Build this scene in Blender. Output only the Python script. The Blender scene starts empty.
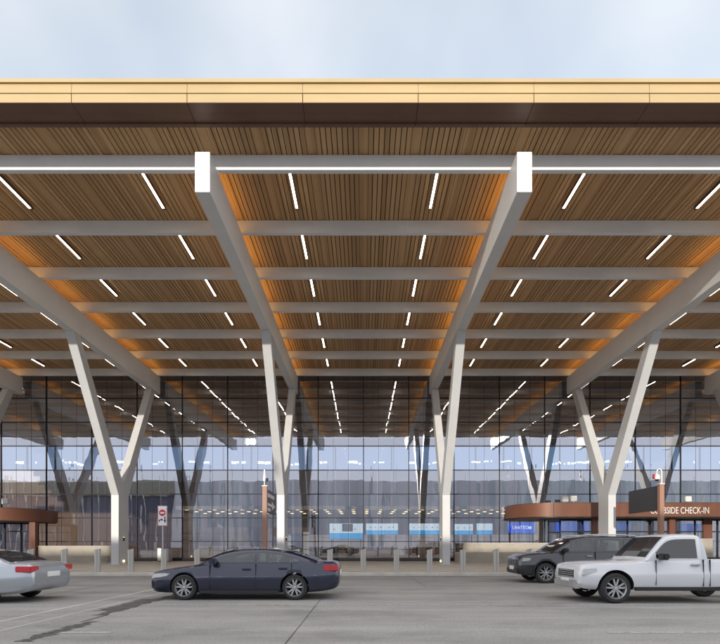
import bpy, bmesh, math, random
from mathutils import Vector, Matrix
random.seed(7)
sc = bpy.context.scene
COL = sc.collection
R = math.radians

# ------------------------------------------------------------------ camera constants
CAM_Z = 1.41
FPX, CX, CY = 506.0, 363.5, 545.5          # focal length and principal point in photo pixels (720 wide)
BAY = 10.97
def at_ground(px, py, z=0.0):
    d = FPX * (CAM_Z - z) / (py - CY)
    return Vector(((px - CX) / FPX * d, d, z))
def px_x(px, d): return (px - CX) / FPX * d
def px_z(py, d): return CAM_Z + (CY - py) / FPX * d

# ------------------------------------------------------------------ materials
def new_mat(name):
    m = bpy.data.materials.new(name); m.use_nodes = True
    nt = m.node_tree
    return m, nt, nt.nodes['Principled BSDF'], nt.links
def node(nt, t, **k):
    n = nt.nodes.new(t)
    for a, v in k.items():
        if a in n.inputs: n.inputs[a].default_value = v
        else: setattr(n, a, v)
    return n
def ramp(nt, fac, stops):
    r = nt.nodes.new('ShaderNodeValToRGB')
    els = r.color_ramp.elements
    while len(els) < len(stops): els.new(0.5)
    for e, (p, c) in zip(els, stops):
        e.position = p; e.color = (*c, 1)
    nt.links.new(fac, r.inputs[0])
    return r.outputs[0]
def plain(name, col, rough=.5, metal=0.0, coat=0.0, var=.10, scale=3.0, bump=0.0, bscale=60, spec=.5, stretch=(1, 1, 1)):
    m, nt, b, L = new_mat(name)
    tc = node(nt, 'ShaderNodeTexCoord')
    mp = node(nt, 'ShaderNodeMapping'); mp.inputs['Scale'].default_value = stretch
    L.new(tc.outputs['Object'], mp.inputs[0])
    n = node(nt, 'ShaderNodeTexNoise', Scale=scale, Detail=6.0, Roughness=.6)
    L.new(mp.outputs[0], n.inputs['Vector'])
    lo = tuple(c * (1 - var) for c in col); hi = tuple(min(1, c * (1 + var)) for c in col)
    L.new(ramp(nt, n.outputs['Fac'], [(.3, lo), (.7, hi)]), b.inputs['Base Color'])
    rr = node(nt, 'ShaderNodeMapRange'); rr.inputs[3].default_value = max(0, rough - .08); rr.inputs[4].default_value = min(1, rough + .08)
    L.new(n.outputs['Fac'], rr.inputs[0]); L.new(rr.outputs[0], b.inputs['Roughness'])
    b.inputs['Metallic'].default_value = metal
    b.inputs['Coat Weight'].default_value = coat; b.inputs['Coat Roughness'].default_value = .04
    b.inputs['Specular IOR Level'].default_value = spec
    if bump:
        n2 = node(nt, 'ShaderNodeTexNoise', Scale=float(bscale), Detail=4.0)
        L.new(mp.outputs[0], n2.inputs['Vector'])
        bp = node(nt, 'ShaderNodeBump', Strength=bump, Distance=.01)
        L.new(n2.outputs['Fac'], bp.inputs['Height']); L.new(bp.outputs[0], b.inputs['Normal'])
    return m
def emit(name, col, s):
    m = bpy.data.materials.new(name); m.use_nodes = True
    nt = m.node_tree; nt.nodes.clear()
    e = node(nt, 'ShaderNodeEmission'); e.inputs[0].default_value = (*col, 1); e.inputs[1].default_value = s
    o = node(nt, 'ShaderNodeOutputMaterial'); nt.links.new(e.outputs[0], o.inputs[0])
    return m

M = {}
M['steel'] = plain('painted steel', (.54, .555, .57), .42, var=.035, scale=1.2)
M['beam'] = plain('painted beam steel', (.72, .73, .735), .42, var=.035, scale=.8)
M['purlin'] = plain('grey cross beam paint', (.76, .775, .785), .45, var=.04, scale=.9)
M['dark'] = plain('dark bronze metal', (.05, .042, .038), .4, metal=.2, var=.15)
M['mullion'] = plain('dark mullion metal', (.022, .021, .026), .6, var=.1, spec=.2)
M['soffit'] = plain('dark brown soffit panel', (.15, .08, .055), .38, metal=.1, var=.12, scale=.5)
M['gold'] = plain('champagne gold fascia panel', (.45, .335, .175), .5, metal=.0, var=.07, scale=.3, stretch=(1, 1, 5), bump=.25, bscale=.6, spec=.25)
M['rust'] = plain('weathering rust coloured panel', (.155, .06, .034), .48, metal=.15, var=.12, scale=.8)
M['rustlit'] = plain('sunlit rust of posts', (.33, .18, .125), .5, var=.1, scale=.9)  # rust colour lightened to stand in for sun on the posts
M['bollard'] = plain('brushed stainless steel', (.47, .46, .44), .36, metal=.5, var=.08, scale=8, stretch=(6, 6, .4))
M['cap'] = plain('dark bollard cap', (.12, .12, .12), .4, metal=.5)
M['conc'] = plain('cast concrete wall', (.38, .35, .30), .8, var=.10, scale=1.4, bump=.25)
M['white'] = plain('white paint', (.70, .69, .68), .4, var=.03)
M['black'] = plain('black plastic', (.018, .018, .02), .45, var=.2)
M['rubber'] = plain('tyre rubber', (.022, .022, .023), .75, var=.2, scale=20)
M['alloy'] = plain('silver alloy', (.62, .62, .64), .28, metal=.85, var=.05)
M['red'] = plain('sign red', (.55, .03, .05), .45)
M['signface'] = plain('white sign face', (.80, .79, .80), .4, var=.03)
M['darksign'] = plain('charcoal sign panel', (.035, .033, .036), .35, var=.15, scale=1.0)
M['galv'] = plain('galvanised post', (.42, .42, .43), .4, metal=.6)
M['taillamp'] = plain('red lamp lens', (.5, .02, .03), .15, coat=1)
M['headlamp'] = plain('clear lamp lens', (.72, .73, .75), .12, metal=.5, coat=1)
M['intwall'] = plain('interior wall panel', (.56, .53, .56), .6, var=.12, scale=.3, stretch=(1, 1, .2))
M['wood'] = plain('brown wood wall', (.13, .066, .028), .5, var=.35, scale=2.0, stretch=(3, 3, .3))
M['intfloor'] = plain('terrazzo floor', (.34, .32, .30), .25, var=.1, scale=3)
M['counter'] = plain('counter wood', (.17, .09, .045), .4, var=.3, scale=4, stretch=(.4, 2, 2))
M['liner'] = plain('wheel housing liner', (.012, .012, .013), .9)
M['lamp'] = emit('linear lamp diffuser', (1, .83, .66), 9.0)
M['lamp_in'] = emit('indoor lamp diffuser', (1, .82, .62), 7.0)
M['glow'] = emit('amber led strip', (1, .49, .09), 2.5)
M['spot'] = emit('warm step light', (1, .72, .30), 2.0)
M['scr_w'] = emit('pale screen', (.72, .86, .92), .62)
M['scr_c'] = emit('cyan screen band', (.03, .42, .85), .6)
M['scr_b'] = emit('royal blue screen', (.01, .10, .75), .7)
M['scr_t'] = emit('white screen lettering', (.9, .93, 1), .8)
M['glowblock'] = emit('added white glow', (.9, .95, 1), 2.2)

def paint(name, col, metal=.4, rough=.32):
    return plain(name, col, rough, metal=metal, coat=1.0, var=.02, scale=.5)
M['suv'] = paint('graphite metallic paint', (.028, .030, .035), .5)
M['navy'] = paint('navy metallic paint', (.008, .012, .036), .3)
M['silver'] = paint('silver blue paint', (.40, .43, .47), .55)
M['pwhite'] = paint('white car paint', (.62, .63, .66), .0)

def clear_car_glass():
    m = bpy.data.materials.new('tinted side glass'); m.use_nodes = True
    nt = m.node_tree; nt.nodes.clear()
    t = node(nt, 'ShaderNodeBsdfTransparent'); t.inputs[0].default_value = (.42, .46, .46, 1)
    g = node(nt, 'ShaderNodeBsdfGlossy'); g.inputs['Roughness'].default_value = .01
    f = node(nt, 'ShaderNodeFresnel'); f.inputs[0].default_value = 1.6
    ma = node(nt, 'ShaderNodeMath'); ma.operation = 'MULTIPLY_ADD'; ma.inputs[1].default_value = 1.0; ma.inputs[2].default_value = .06
    x = node(nt, 'ShaderNodeMixShader'); o = node(nt, 'ShaderNodeOutputMaterial'); L = nt.links
    L.new(f.outputs[0], ma.inputs[0]); L.new(ma.outputs[0], x.inputs[0])
    L.new(t.outputs[0], x.inputs[1]); L.new(g.outputs[0], x.inputs[2]); L.new(x.outputs[0], o.inputs[0])
    return m
M['sideglass'] = clear_car_glass()
M['seat'] = plain('dark seat cloth', (.05, .05, .052), .9, var=.15)
def car_glass():
    m, nt, b, L = new_mat('tinted car glass')
    b.inputs['Base Color'].default_value = (.03, .036, .042, 1)
    b.inputs['Roughness'].default_value = .03
    b.inputs['Specular IOR Level'].default_value = .5
    b.inputs['Coat Weight'].default_value = .15
    return m
M['carglass'] = car_glass()

def facade_glass():
    m = bpy.data.materials.new('curtain wall glass'); m.use_nodes = True
    nt = m.node_tree; nt.nodes.clear(); L = nt.links
    tc = node(nt, 'ShaderNodeTexCoord')
    mp = node(nt, 'ShaderNodeMapping'); mp.inputs['Scale'].default_value = (1.3, 1.0, .32)
    L.new(tc.outputs['Object'], mp.inputs[0])
    n = node(nt, 'ShaderNodeTexNoise', Scale=1.0, Detail=1.5, Roughness=.4)
    L.new(mp.outputs[0], n.inputs['Vector'])
    bp = node(nt, 'ShaderNodeBump', Strength=1.0, Distance=.0045)
    L.new(n.outputs['Fac'], bp.inputs['Height'])
    g = node(nt, 'ShaderNodeBsdfGlossy'); g.inputs['Color'].default_value = (.86, .90, 1.0, 1); g.inputs['Roughness'].default_value = 0.0
    L.new(bp.outputs[0], g.inputs['Normal'])
    t = node(nt, 'ShaderNodeBsdfTransparent'); t.inputs[0].default_value = (.66, .67, .70, 1)
    fr = node(nt, 'ShaderNodeFresnel'); fr.inputs[0].default_value = 1.5
    a = node(nt, 'ShaderNodeMath'); a.operation = 'MULTIPLY_ADD'
    L.new(fr.outputs[0], a.inputs[0]); a.inputs[1].default_value = .75; a.inputs[2].default_value = .35
    a.use_clamp = True
    mx = node(nt, 'ShaderNodeMixShader')
    L.new(a.outputs[0], mx.inputs[0]); L.new(t.outputs[0], mx.inputs[1]); L.new(g.outputs[0], mx.inputs[2])
    o = node(nt, 'ShaderNodeOutputMaterial'); L.new(mx.outputs[0], o.inputs[0])
    return m
M['glass'] = facade_glass()

def tint_glass():
    m = bpy.data.materials.new('blue tinted glass'); m.use_nodes = True
    nt = m.node_tree; nt.nodes.clear()
    t = node(nt, 'ShaderNodeBsdfTransparent'); t.inputs[0].default_value = (.22, .28, .42, 1)
    g = node(nt, 'ShaderNodeBsdfGlossy'); g.inputs['Roughness'].default_value = .02
    x = node(nt, 'ShaderNodeMixShader'); x.inputs[0].default_value = .08
    o = node(nt, 'ShaderNodeOutputMaterial')
    nt.links.new(t.outputs[0], x.inputs[1]); nt.links.new(g.outputs[0], x.inputs[2]); nt.links.new(x.outputs[0], o.inputs[0])
    return m
M['tint'] = tint_glass()
def slat_mat():
    m, nt, b, L = new_mat('brown metal wood slats')
    tc = node(nt, 'ShaderNodeTexCoord')
    sp = node(nt, 'ShaderNodeSeparateXYZ'); L.new(tc.outputs['Object'], sp.inputs[0])
    dv = node(nt, 'ShaderNodeMath'); dv.operation = 'MULTIPLY'; L.new(sp.outputs['X'], dv.inputs[0]); dv.inputs[1].default_value = 1 / .18
    fl = node(nt, 'ShaderNodeMath'); fl.operation = 'FLOOR'; L.new(dv.outputs[0], fl.inputs[0])
    wn = node(nt, 'ShaderNodeTexWhiteNoise'); wn.noise_dimensions = '1D'; L.new(fl.outputs[0], wn.inputs['W'])
    mp = node(nt, 'ShaderNodeMapping'); mp.inputs['Scale'].default_value = (14, .35, 1)
    L.new(tc.outputs['Object'], mp.inputs[0])
    n = node(nt, 'ShaderNodeTexNoise', Scale=1.0, Detail=5.0, Roughness=.65); L.new(mp.outputs[0], n.inputs['Vector'])
    ad = node(nt, 'ShaderNodeMath'); ad.operation = 'ADD'
    mu = node(nt, 'ShaderNodeMath'); mu.operation = 'MULTIPLY'; mu.inputs[1].default_value = .55
    L.new(wn.outputs['Value'], mu.inputs[0]); L.new(mu.outputs[0], ad.inputs[0])
    m2 = node(nt, 'ShaderNodeMath'); m2.operation = 'MULTIPLY'; m2.inputs[1].default_value = .5
    L.new(n.outputs['Fac'], m2.inputs[0]); L.new(m2.outputs[0], ad.inputs[1])
    L.new(ramp(nt, ad.outputs[0], [(.1, (.34, .195, .082)), (.45, (.475, .28, .125)), (.9, (.60, .375, .185))]), b.inputs['Base Color'])
    b.inputs['Roughness'].default_value = .5
    return m
M['slat'] = slat_mat()

def road_mat():
    m, nt, b, L = new_mat('worn grey concrete road')
    tc = node(nt, 'ShaderNodeTexCoord')
    def noise(s, scale, det=6.0, rough=.6):
        mp = node(nt, 'ShaderNodeMapping'); mp.inputs['Scale'].default_value = s
        L.new(tc.outputs['Object'], mp.inputs[0])
        n = node(nt, 'ShaderNodeTexNoise', Scale=scale, Detail=det, Roughness=rough); L.new(mp.outputs[0], n.inputs['Vector'])
        return n.outputs['Fac']
    streak = noise((.05, 1.1, 1), 1.0, 5.0)          # tyre wear along the lanes
    blot = noise((.5, .9, 1), .6, 8.0, .7)
    fine = noise((1, 1, 1), 22.0, 4.0, .7)
    spots = noise((1, 1, 1), 2.2, 3.0, .5)
    c1 = ramp(nt, streak, [(.32, (.24, .237, .23)), (.68, (.325, .32, .31))])
    c2 = ramp(nt, blot, [(.30, (.62, .62, .62)), (.50, (1.0, .99, .98)), (.70, (1.14, 1.13, 1.10))])
    c3 = ramp(nt, fine, [(.25, (.66, .66, .66)), (.75, (1.26, 1.26, 1.26))])
    c4 = ramp(nt, spots, [(.66, (1, 1, 1)), (.74, (.78, .77, .76))])
    def mul(a, c):
        x = node(nt, 'ShaderNodeMix'); x.data_type = 'RGBA'; x.blend_type = 'MULTIPLY'
        x.inputs[0].default_value = 1
        L.new(a, x.inputs[6]); L.new(c, x.inputs[7]); return x.outputs[2]
    L.new(mul(mul(mul(c1, c2), c3), c4), b.inputs['Base Color'])
    b.inputs['Roughness'].default_value = .78
    bp = node(nt, 'ShaderNodeBump', Strength=.35, Distance=.01); L.new(fine, bp.inputs['Height']); L.new(bp.outputs[0], b.inputs['Normal'])
    return m
M['road'] = road_mat()
M['walk'] = plain('pale concrete paving', (.56, .52, .45), .8, var=.13, scale=.8, bump=.2)
M['kerb'] = plain('light kerb concrete', (.52, .49, .44), .8, var=.14, scale=1.8, bump=.2)
M['ground'] = plain('grey ground', (.22, .215, .205), .9, var=.15, scale=.05)
def worn_paint():
    m, nt, b, L = new_mat('worn white road paint')
    tc = node(nt, 'ShaderNodeTexCoord')
    n = node(nt, 'ShaderNodeTexNoise', Scale=9.0, Detail=8.0, Roughness=.75); L.new(tc.outputs['Object'], n.inputs['Vector'])
    L.new(ramp(nt, n.outputs['Fac'], [(.40, (.24, .235, .225)), (.56, (.50, .50, .49))]), b.inputs['Base Color'])
    b.inputs['Roughness'].default_value = .7
    return m
M['paint'] = worn_paint()
def stain_mat():
    m, nt, b, L = new_mat('dark tar repair')
    tc = node(nt, 'ShaderNodeTexCoord')
    n = node(nt, 'ShaderNodeTexNoise', Scale=5.0, Detail=8.0, Roughness=.8); L.new(tc.outputs['Object'], n.inputs['Vector'])
    L.new(ramp(nt, n.outputs['Fac'], [(.40, (.035, .034, .033)), (.66, (.12, .117, .112))]), b.inputs['Base Color'])
    b.inputs['Roughness'].default_value = .6
    return m
M['tar'] = stain_mat()
def garage_panel(name, a, c, w):
    m, nt, b, L = new_mat(name)
    tc = node(nt, 'ShaderNodeTexCoord')
    sp = node(nt, 'ShaderNodeSeparateXYZ'); L.new(tc.outputs['Object'], sp.inputs[0])
    dv = node(nt, 'ShaderNodeMath'); dv.operation = 'MULTIPLY'; L.new(sp.outputs['X'], dv.inputs[0]); dv.inputs[1].default_value = 1 / w
    fl = node(nt, 'ShaderNodeMath'); fl.operation = 'FLOOR'; L.new(dv.outputs[0], fl.inputs[0])
    wn = node(nt, 'ShaderNodeTexWhiteNoise'); wn.noise_dimensions = '1D'; L.new(fl.outputs[0], wn.inputs['W'])
    L.new(ramp(nt, wn.outputs['Value'], [(.1, a), (.9, c)]), b.inputs['Base Color'])
    b.inputs['Roughness'].default_value = .6
    return m
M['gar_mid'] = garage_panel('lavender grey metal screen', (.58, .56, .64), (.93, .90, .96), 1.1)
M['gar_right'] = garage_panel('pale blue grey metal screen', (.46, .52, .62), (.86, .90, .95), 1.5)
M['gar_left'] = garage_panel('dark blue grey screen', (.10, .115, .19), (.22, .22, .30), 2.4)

# ------------------------------------------------------------------ mesh builders
class MB:
    def __init__(s): s.v = []; s.f = []; s.mi = []
    def face(s, pts, mi=0):
        n = len(s.v); s.v += [tuple(p) for p in pts]; s.f.append(tuple(range(n, n + len(pts)))); s.mi.append(mi); return s
    def box(s, x0, x1, y0, y1, z0, z1, mi=0):
        n = len(s.v)
        s.v += [(x0, y0, z0), (x1, y0, z0), (x1, y1, z0), (x0, y1, z0), (x0, y0, z1), (x1, y0, z1), (x1, y1, z1), (x0, y1, z1)]
        for q in ((0, 3, 2, 1), (4, 5, 6, 7), (0, 1, 5, 4), (1, 2, 6, 5), (2, 3, 7, 6), (3, 0, 4, 7)):
            s.f.append(tuple(n + i for i in q)); s.mi.append(mi)
        return s
    def prism(s, poly, a, b, axis='x', mi=0):
        # poly: list of 2-D points; extruded from a to b along axis
        def P(p, t):
            if axis == 'x': return (t, p[0], p[1])
            if axis == 'y': return (p[0], t, p[1])
            return (p[0], p[1], t)
        n = len(s.v); k = len(poly)
        s.v += [P(p, a) for p in poly] + [P(p, b) for p in poly]
        s.f.append(tuple(n + i for i in range(k))); s.mi.append(mi)
        s.f.append(tuple(n + k + i for i in reversed(range(k)))); s.mi.append(mi)
        for i in range(k):
            j = (i + 1) % k
            s.f.append((n + i, n + k + i, n + k + j, n + j)); s.mi.append(mi)
        return s
    def lathe(s, prof, c=(0, 0, 0), axis='z', seg=24, mi=0):
        n = len(s.v); k = len(prof)
        for i in range(seg):
            a = 2 * math.pi * i / seg; ca, sa = math.cos(a), math.sin(a)
            for r, h in prof:
                if axis == 'z': p = (r * ca, r * sa, h)
                elif axis == 'y': p = (r * ca, h, r * sa)
                else: p = (h, r * ca, r * sa)
                s.v.append((p[0] + c[0], p[1] + c[1], p[2] + c[2]))
        for i in range(seg):
            j = (i + 1) % seg
            for q in range(k - 1):
                s.f.append((n + i * k + q, n + j * k + q, n + j * k + q + 1, n + i * k + q + 1)); s.mi.append(mi)
        return s
    def tube(s, pts, r, seg=8, mi=0):
        pts = [Vector(p) for p in pts]; n = len(s.v)
        for i, p in enumerate(pts):
            d = (pts[min(i + 1, len(pts) - 1)] - pts[max(i - 1, 0)]).normalized()
            u = d.orthogonal().normalized() if i == 0 else (u - d * u.dot(d)).normalized()
            w = d.cross(u)
            for k in range(seg):
                a = 2 * math.pi * k / seg
                s.v.append(tuple(p + u * (r * math.cos(a)) + w * (r * math.sin(a))))
        for i in range(len(pts) - 1):
            for k in range(seg):
                q = (k + 1) % seg
                s.f.append((n + i * seg + k, n + i * seg + q, n + (i + 1) * seg + q, n + (i + 1) * seg + k)); s.mi.append(mi)
        s.f.append(tuple(n + k for k in reversed(range(seg)))); s.mi.append(mi)
        e = n + (len(pts) - 1) * seg
        s.f.append(tuple(e + k for k in range(seg))); s.mi.append(mi)
        return s
    def build(s, name, mats, parent=None, smooth=False, bevel=0.0, fix=True):
        me = bpy.data.meshes.new(name); me.from_pydata(s.v, [], s.f)
        for m in (mats if isinstance(mats, (list, tuple)) else [mats]): me.materials.append(m)
        for p, i in zip(me.polygons, s.mi): p.material_index = i
        bm = bmesh.new(); bm.from_mesh(me)
        if fix: bmesh.ops.recalc_face_normals(bm, faces=bm.faces)
        if bevel:
            bmesh.ops.remove_doubles(bm, verts=bm.verts, dist=1e-5)
            es = [e for e in bm.edges if len(e.link_faces) == 2 and e.calc_face_angle(0) > .5]
            bmesh.ops.bevel(bm, geom=es, offset=bevel, segments=2, affect='EDGES', clamp_overlap=True)
        bm.to_mesh(me); bm.free()
        if smooth:
            me.polygons.foreach_set('use_smooth', [True] * len(me.polygons))
            me.set_sharp_from_angle(angle=R(smooth if smooth is not True else 35))
        o = bpy.data.objects.new(name, me); COL.objects.link(o)
        if parent: o.parent = parent
        return o
def thing(name, label, cat, loc=(0, 0, 0), group=None, rz=0):
    o = bpy.data.objects.new(name, None); COL.objects.link(o)
    o.location = loc; o.rotation_euler = (0, 0, rz); o.empty_display_size = .3
    return tag(o, label, cat, group)
def tag(o, label, cat, group=None):
    o['label'] = label; o['category'] = cat
    if group: o['group'] = group
    return o
def struct(o, kind='structure'):
    o['kind'] = kind; return o
def copy_thing(src, loc, label, group=None):
    r = src.copy(); COL.objects.link(r); r.location = loc; r['label'] = label
    if group: r['group'] = group
    for c in src.children:
        d = c.copy(); COL.objects.link(d); d.parent = r
        for g in c.children:
            e = g.copy(); COL.objects.link(e); e.parent = d
    return r
ORD = ['first', 'second', 'third', 'fourth', 'fifth', 'sixth', 'seventh', 'eighth', 'ninth', 'tenth', 'eleventh', 'twelfth',
       'thirteenth', 'fourteenth', 'fifteenth', 'sixteenth', 'seventeenth', 'eighteenth', 'nineteenth', 'twentieth',
       'twenty-first', 'twenty-second', 'twenty-third', 'twenty-fourth', 'twenty-fifth']

# ------------------------------------------------------------------ ground, road, pavement
KERB_Y = 23.6
SLAB = 0.15
GLASS_Y = 40.85
struct(MB().face([(-900, -900, -.02), (900, -900, -.02), (900, 900, -.02), (-900, 900, -.02)]).build('ground', M['ground']))
struct(MB().face([(-160, -30, 0), (160, -30, 0), (160, KERB_Y, 0), (-160, KERB_Y, 0)]).build('road', M['road']))
# pavement slabs with real joints
pv = MB()
ny = 6; ys = [KERB_Y + .40 + (GLASS_Y - .1 - KERB_Y - .40) * i / ny for i in range(ny + 1)]
xs = [-52 + i * 3.66 for i in range(29)]
for i in range(28):
    for j in range(ny):
        pv.box(xs[i] + .006, xs[i + 1] - .006, ys[j] + .006, ys[j + 1] - .006, .02, SLAB)
pv.box(-52, 54.5, KERB_Y + .39, GLASS_Y - .1, 0, SLAB - .02)
struct(pv.build('pavement', M['walk']))
kb = MB()
for i in range(30):
    x0 = -55 + i * 3.66
    kb.prism([(KERB_Y, -.01), (KERB_Y, SLAB - .02), (KERB_Y + .02, SLAB + .002), (KERB_Y + .385, SLAB + .002), (KERB_Y + .385, -.01)], x0 + .005, x0 + 3.655, 'x')
struct(kb.build('kerb', M['kerb']))
# painted lines (4 mm above the road)
ln = MB()
def strip(x0, x1, y, w=.11, z=.004): ln.face([(x0, y - w / 2, z), (x1, y - w / 2, z), (x1, y + w / 2, z), (x0, y + w / 2, z)])
strip(-5.3, 60, 12.02, .10)
strip(-60, -7.2, 11.9, .10)
strip(3.95, 60, 8.2, .09)
strip(-4.9, -4.1, 8.2, .09)
for k in range(9):
    x = .1 + k * .42
    ln.face([(x, 21.9, .004), (x + .10, 21.9, .004), (x + 1.05, 23.1, .004), (x + .95, 23.1, .004)])
ln.face([(3.3, 21.5, .004), (3.4, 21.5, .004), (3.0, 23.1, .004), (2.9, 23.1, .004)])
struct(ln.build('lane_marking', M['paint']))
# joints across the lanes and the tar repair
jt = MB()
def joint(x, y0, y1, w, rnd, z=.003):
    n = 30; L, Rr = [], []
    for i in range(n + 1):
        t = y0 + (y1 - y0) * i / n
        c = x + random.uniform(-rnd, rnd) * .3; h = w / 2 + random.uniform(0, rnd)
        L.append((c - h, t, z)); Rr.append((c + h, t, z))
    for i in range(n): jt.face([L[i], Rr[i], Rr[i + 1], L[i + 1]])
joint(-1.12, 2, 23.2, .012, .006)
joint(9.9, 2, 23.2, .012, .006)
joint(-11.2, 2, 23.2, .012, .006)
joint(-5.35, 10.2, 15.2, .14, .10); joint(-5.55, 10.9, 13.3, .30, .16, .0035)
joint(-5.0, 7.4, 9.4, .10, .13)
joint(-5.2, 9.3, 10.3, .03, .03)
joint(2.1, 17, 23.2, .010, .012); joint(-9.1, 12, 23.2, .012, .02); joint(7.2, 14, 23.2, .01, .012)
struct(jt.build('tar_seam', M['tar']))
lj = MB(); jt = lj
joint(-6.75, 2, 23.2, .05, .02); joint(-6.0, 4, 20, .03, .015)
struct(lj.build('joint_sealant', M['kerb']))

# ------------------------------------------------------------------ canopy
CEIL = CAM_Z + 1.278 * BAY           # underside of the slats
EDGE_Y = 16.0
FZ0 = 15.42                          # bottom of the fascia
cr = thing('canopy_roof', 'wide flat canopy roof with gold edge and brown slatted underside over the kerb', 'canopy')
fb = MB()
PW = BAY / 3
xoff = px_x(187, EDGE_Y)
for k in range(-13, 14):
    x0 = xoff + k * PW + .012; x1 = xoff + (k + 1) * PW - .012
    fb.prism([(EDGE_Y, FZ0), (EDGE_Y, FZ0 + .27), (EDGE_Y + .015, FZ0 + .285), (EDGE_Y + .10, FZ0 + .285), (EDGE_Y + .10, FZ0)], x0, x1, 'x')
    fb.prism([(EDGE_Y - .005, FZ0 + .30), (EDGE_Y + .02, FZ0 + .60), (EDGE_Y + .10, FZ0 + .60), (EDGE_Y + .10, FZ0 + .30)], x0 - .006, x1 + .006, 'x')
    fb.prism([(EDGE_Y - .03, FZ0 + .62), (EDGE_Y - .03, FZ0 + .73), (EDGE_Y + .10, FZ0 + .73), (EDGE_Y + .10, FZ0 + .62)], x0 - .011, x1 + .011, 'x')
fb.build('gold_fascia', M['gold'], cr)
sb = MB()
for k in range(-13, 14):
    x0 = xoff + k * PW + .008; x1 = xoff + (k + 1) * PW - .008
    sb.box(x0, x1, EDGE_Y + .012, EDGE_Y + .40, FZ0 - .010, FZ0 + .05)
    sb.box(x0, x1, EDGE_Y + .41, EDGE_Y + .76, FZ0 - .004, FZ0 + .05)
    sb.box(x0, x1, EDGE_Y + .77, EDGE_Y + .90, FZ0 - .05, FZ0 + .05)
sb.box(-48, 48, EDGE_Y + .11, EDGE_Y + .93, FZ0 + .06, FZ0 + .12)
sb.build('edge_soffit', M['soffit'], cr)
sl = MB()
MOD = BAY / 6
Y0, Y1 = EDGE_Y + .94, 66.0
k0 = int(-47 / MOD)
for k in range(k0, -k0 + 1):
    xm = k * MOD
    wide = .33
    sl.box(xm - wide / 2, xm + wide / 2, Y0, Y1, CEIL + .02, CEIL + .06)
    n = 8; seg = (MOD - wide) / n
    for i in range(n):
        a = xm + wide / 2 + i * seg
        sl.box(a + .016, a + seg - .016, Y0, Y1, CEIL, CEIL + .045)
sl.build('slat_ceiling', M['slat'], cr)
bk = MB().box(-48, 48, EDGE_Y + .2, 66.3, CEIL + .10, CEIL + .45)
bk.build('roof_deck', M['dark'], cr)

# cross beams
PZ0 = 14.885
pm = MB()
def ibeam(mb, z0, z1, y):
    mb.prism([(y - .10, z0), (y + .10, z0), (y + .10, z1), (y - .10, z1)], -48, 48, 'x')
p0 = None
for k in range(13):
    if k in (6,): pass
    y = 18.25 + k * 3.657
    where = 'under the canopy' if k < 6 else ('against the glass wall' if k == 6 else 'inside the hall')
    lab = f'long grey cross beam {where}, {ORD[k]} back from the gold edge'
    if p0 is None:
        mb = MB(); ibeam(mb, 0, CEIL - PZ0 - .004, 0)
        p0 = tag(mb.build('cross_beam', M['purlin'], None, bevel=.008), lab, 'beam', 'grey cross beams under the slatted ceiling')
        p0.location = (0, y, PZ0)
    else:
        o = p0.copy(); COL.objects.link(o); o.location = (0, y if k != 6 else y - .02, PZ0); o['label'] = lab

# main beams along the depth, with amber strips on their tops
BZ0, BZ1, BW = CAM_Z + 1.097 * BAY, CAM_Z + 1.222 * BAY, .51
BY0, BY1 = 17.22, 40.35
SIDE = {-3: 'beyond the left edge', -2: 'at the far left', -1: 'left of the middle pair', 0: 'left of centre', 1: 'right of centre', 2: 'right of the middle pair', 3: 'at the far right', 4: 'beyond the right edge'}
def pos_words(i):
    return {-3: 'outermost on the left, seen in the reflection', -2: 'at the far left edge', -1: 'left of the central pair', 0: 'left one of the central pair',
            1: 'right one of the central pair', 2: 'right of the central pair', 3: 'at the far right edge', 4: 'outermost on the right, seen in the reflection'}[i]
b0 = None
for i in range(-3, 5):
    x = (i - .5) * BAY
    lab = 'deep white main beam, ' + pos_words(i)
    if b0 is None:
        b0 = thing('main_beam', lab, 'beam', (x, 0, 0), 'deep white beams running back to the glass')
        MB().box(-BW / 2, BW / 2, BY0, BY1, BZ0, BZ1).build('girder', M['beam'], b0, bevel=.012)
        g = MB()
        for k in range(6):
            ya = 18.25 + k * 3.657 + .25; g.box(-.20, -.11, ya, ya + 3.15, BZ1 + .003, BZ1 + .012).box(.11, .20, ya, ya + 3.15, BZ1 + .003, BZ1 + .012)
        g.build('led_strip', M['glow'], b0)
    else:
        copy_thing(b0, (x, 0, 0), lab)

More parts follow.
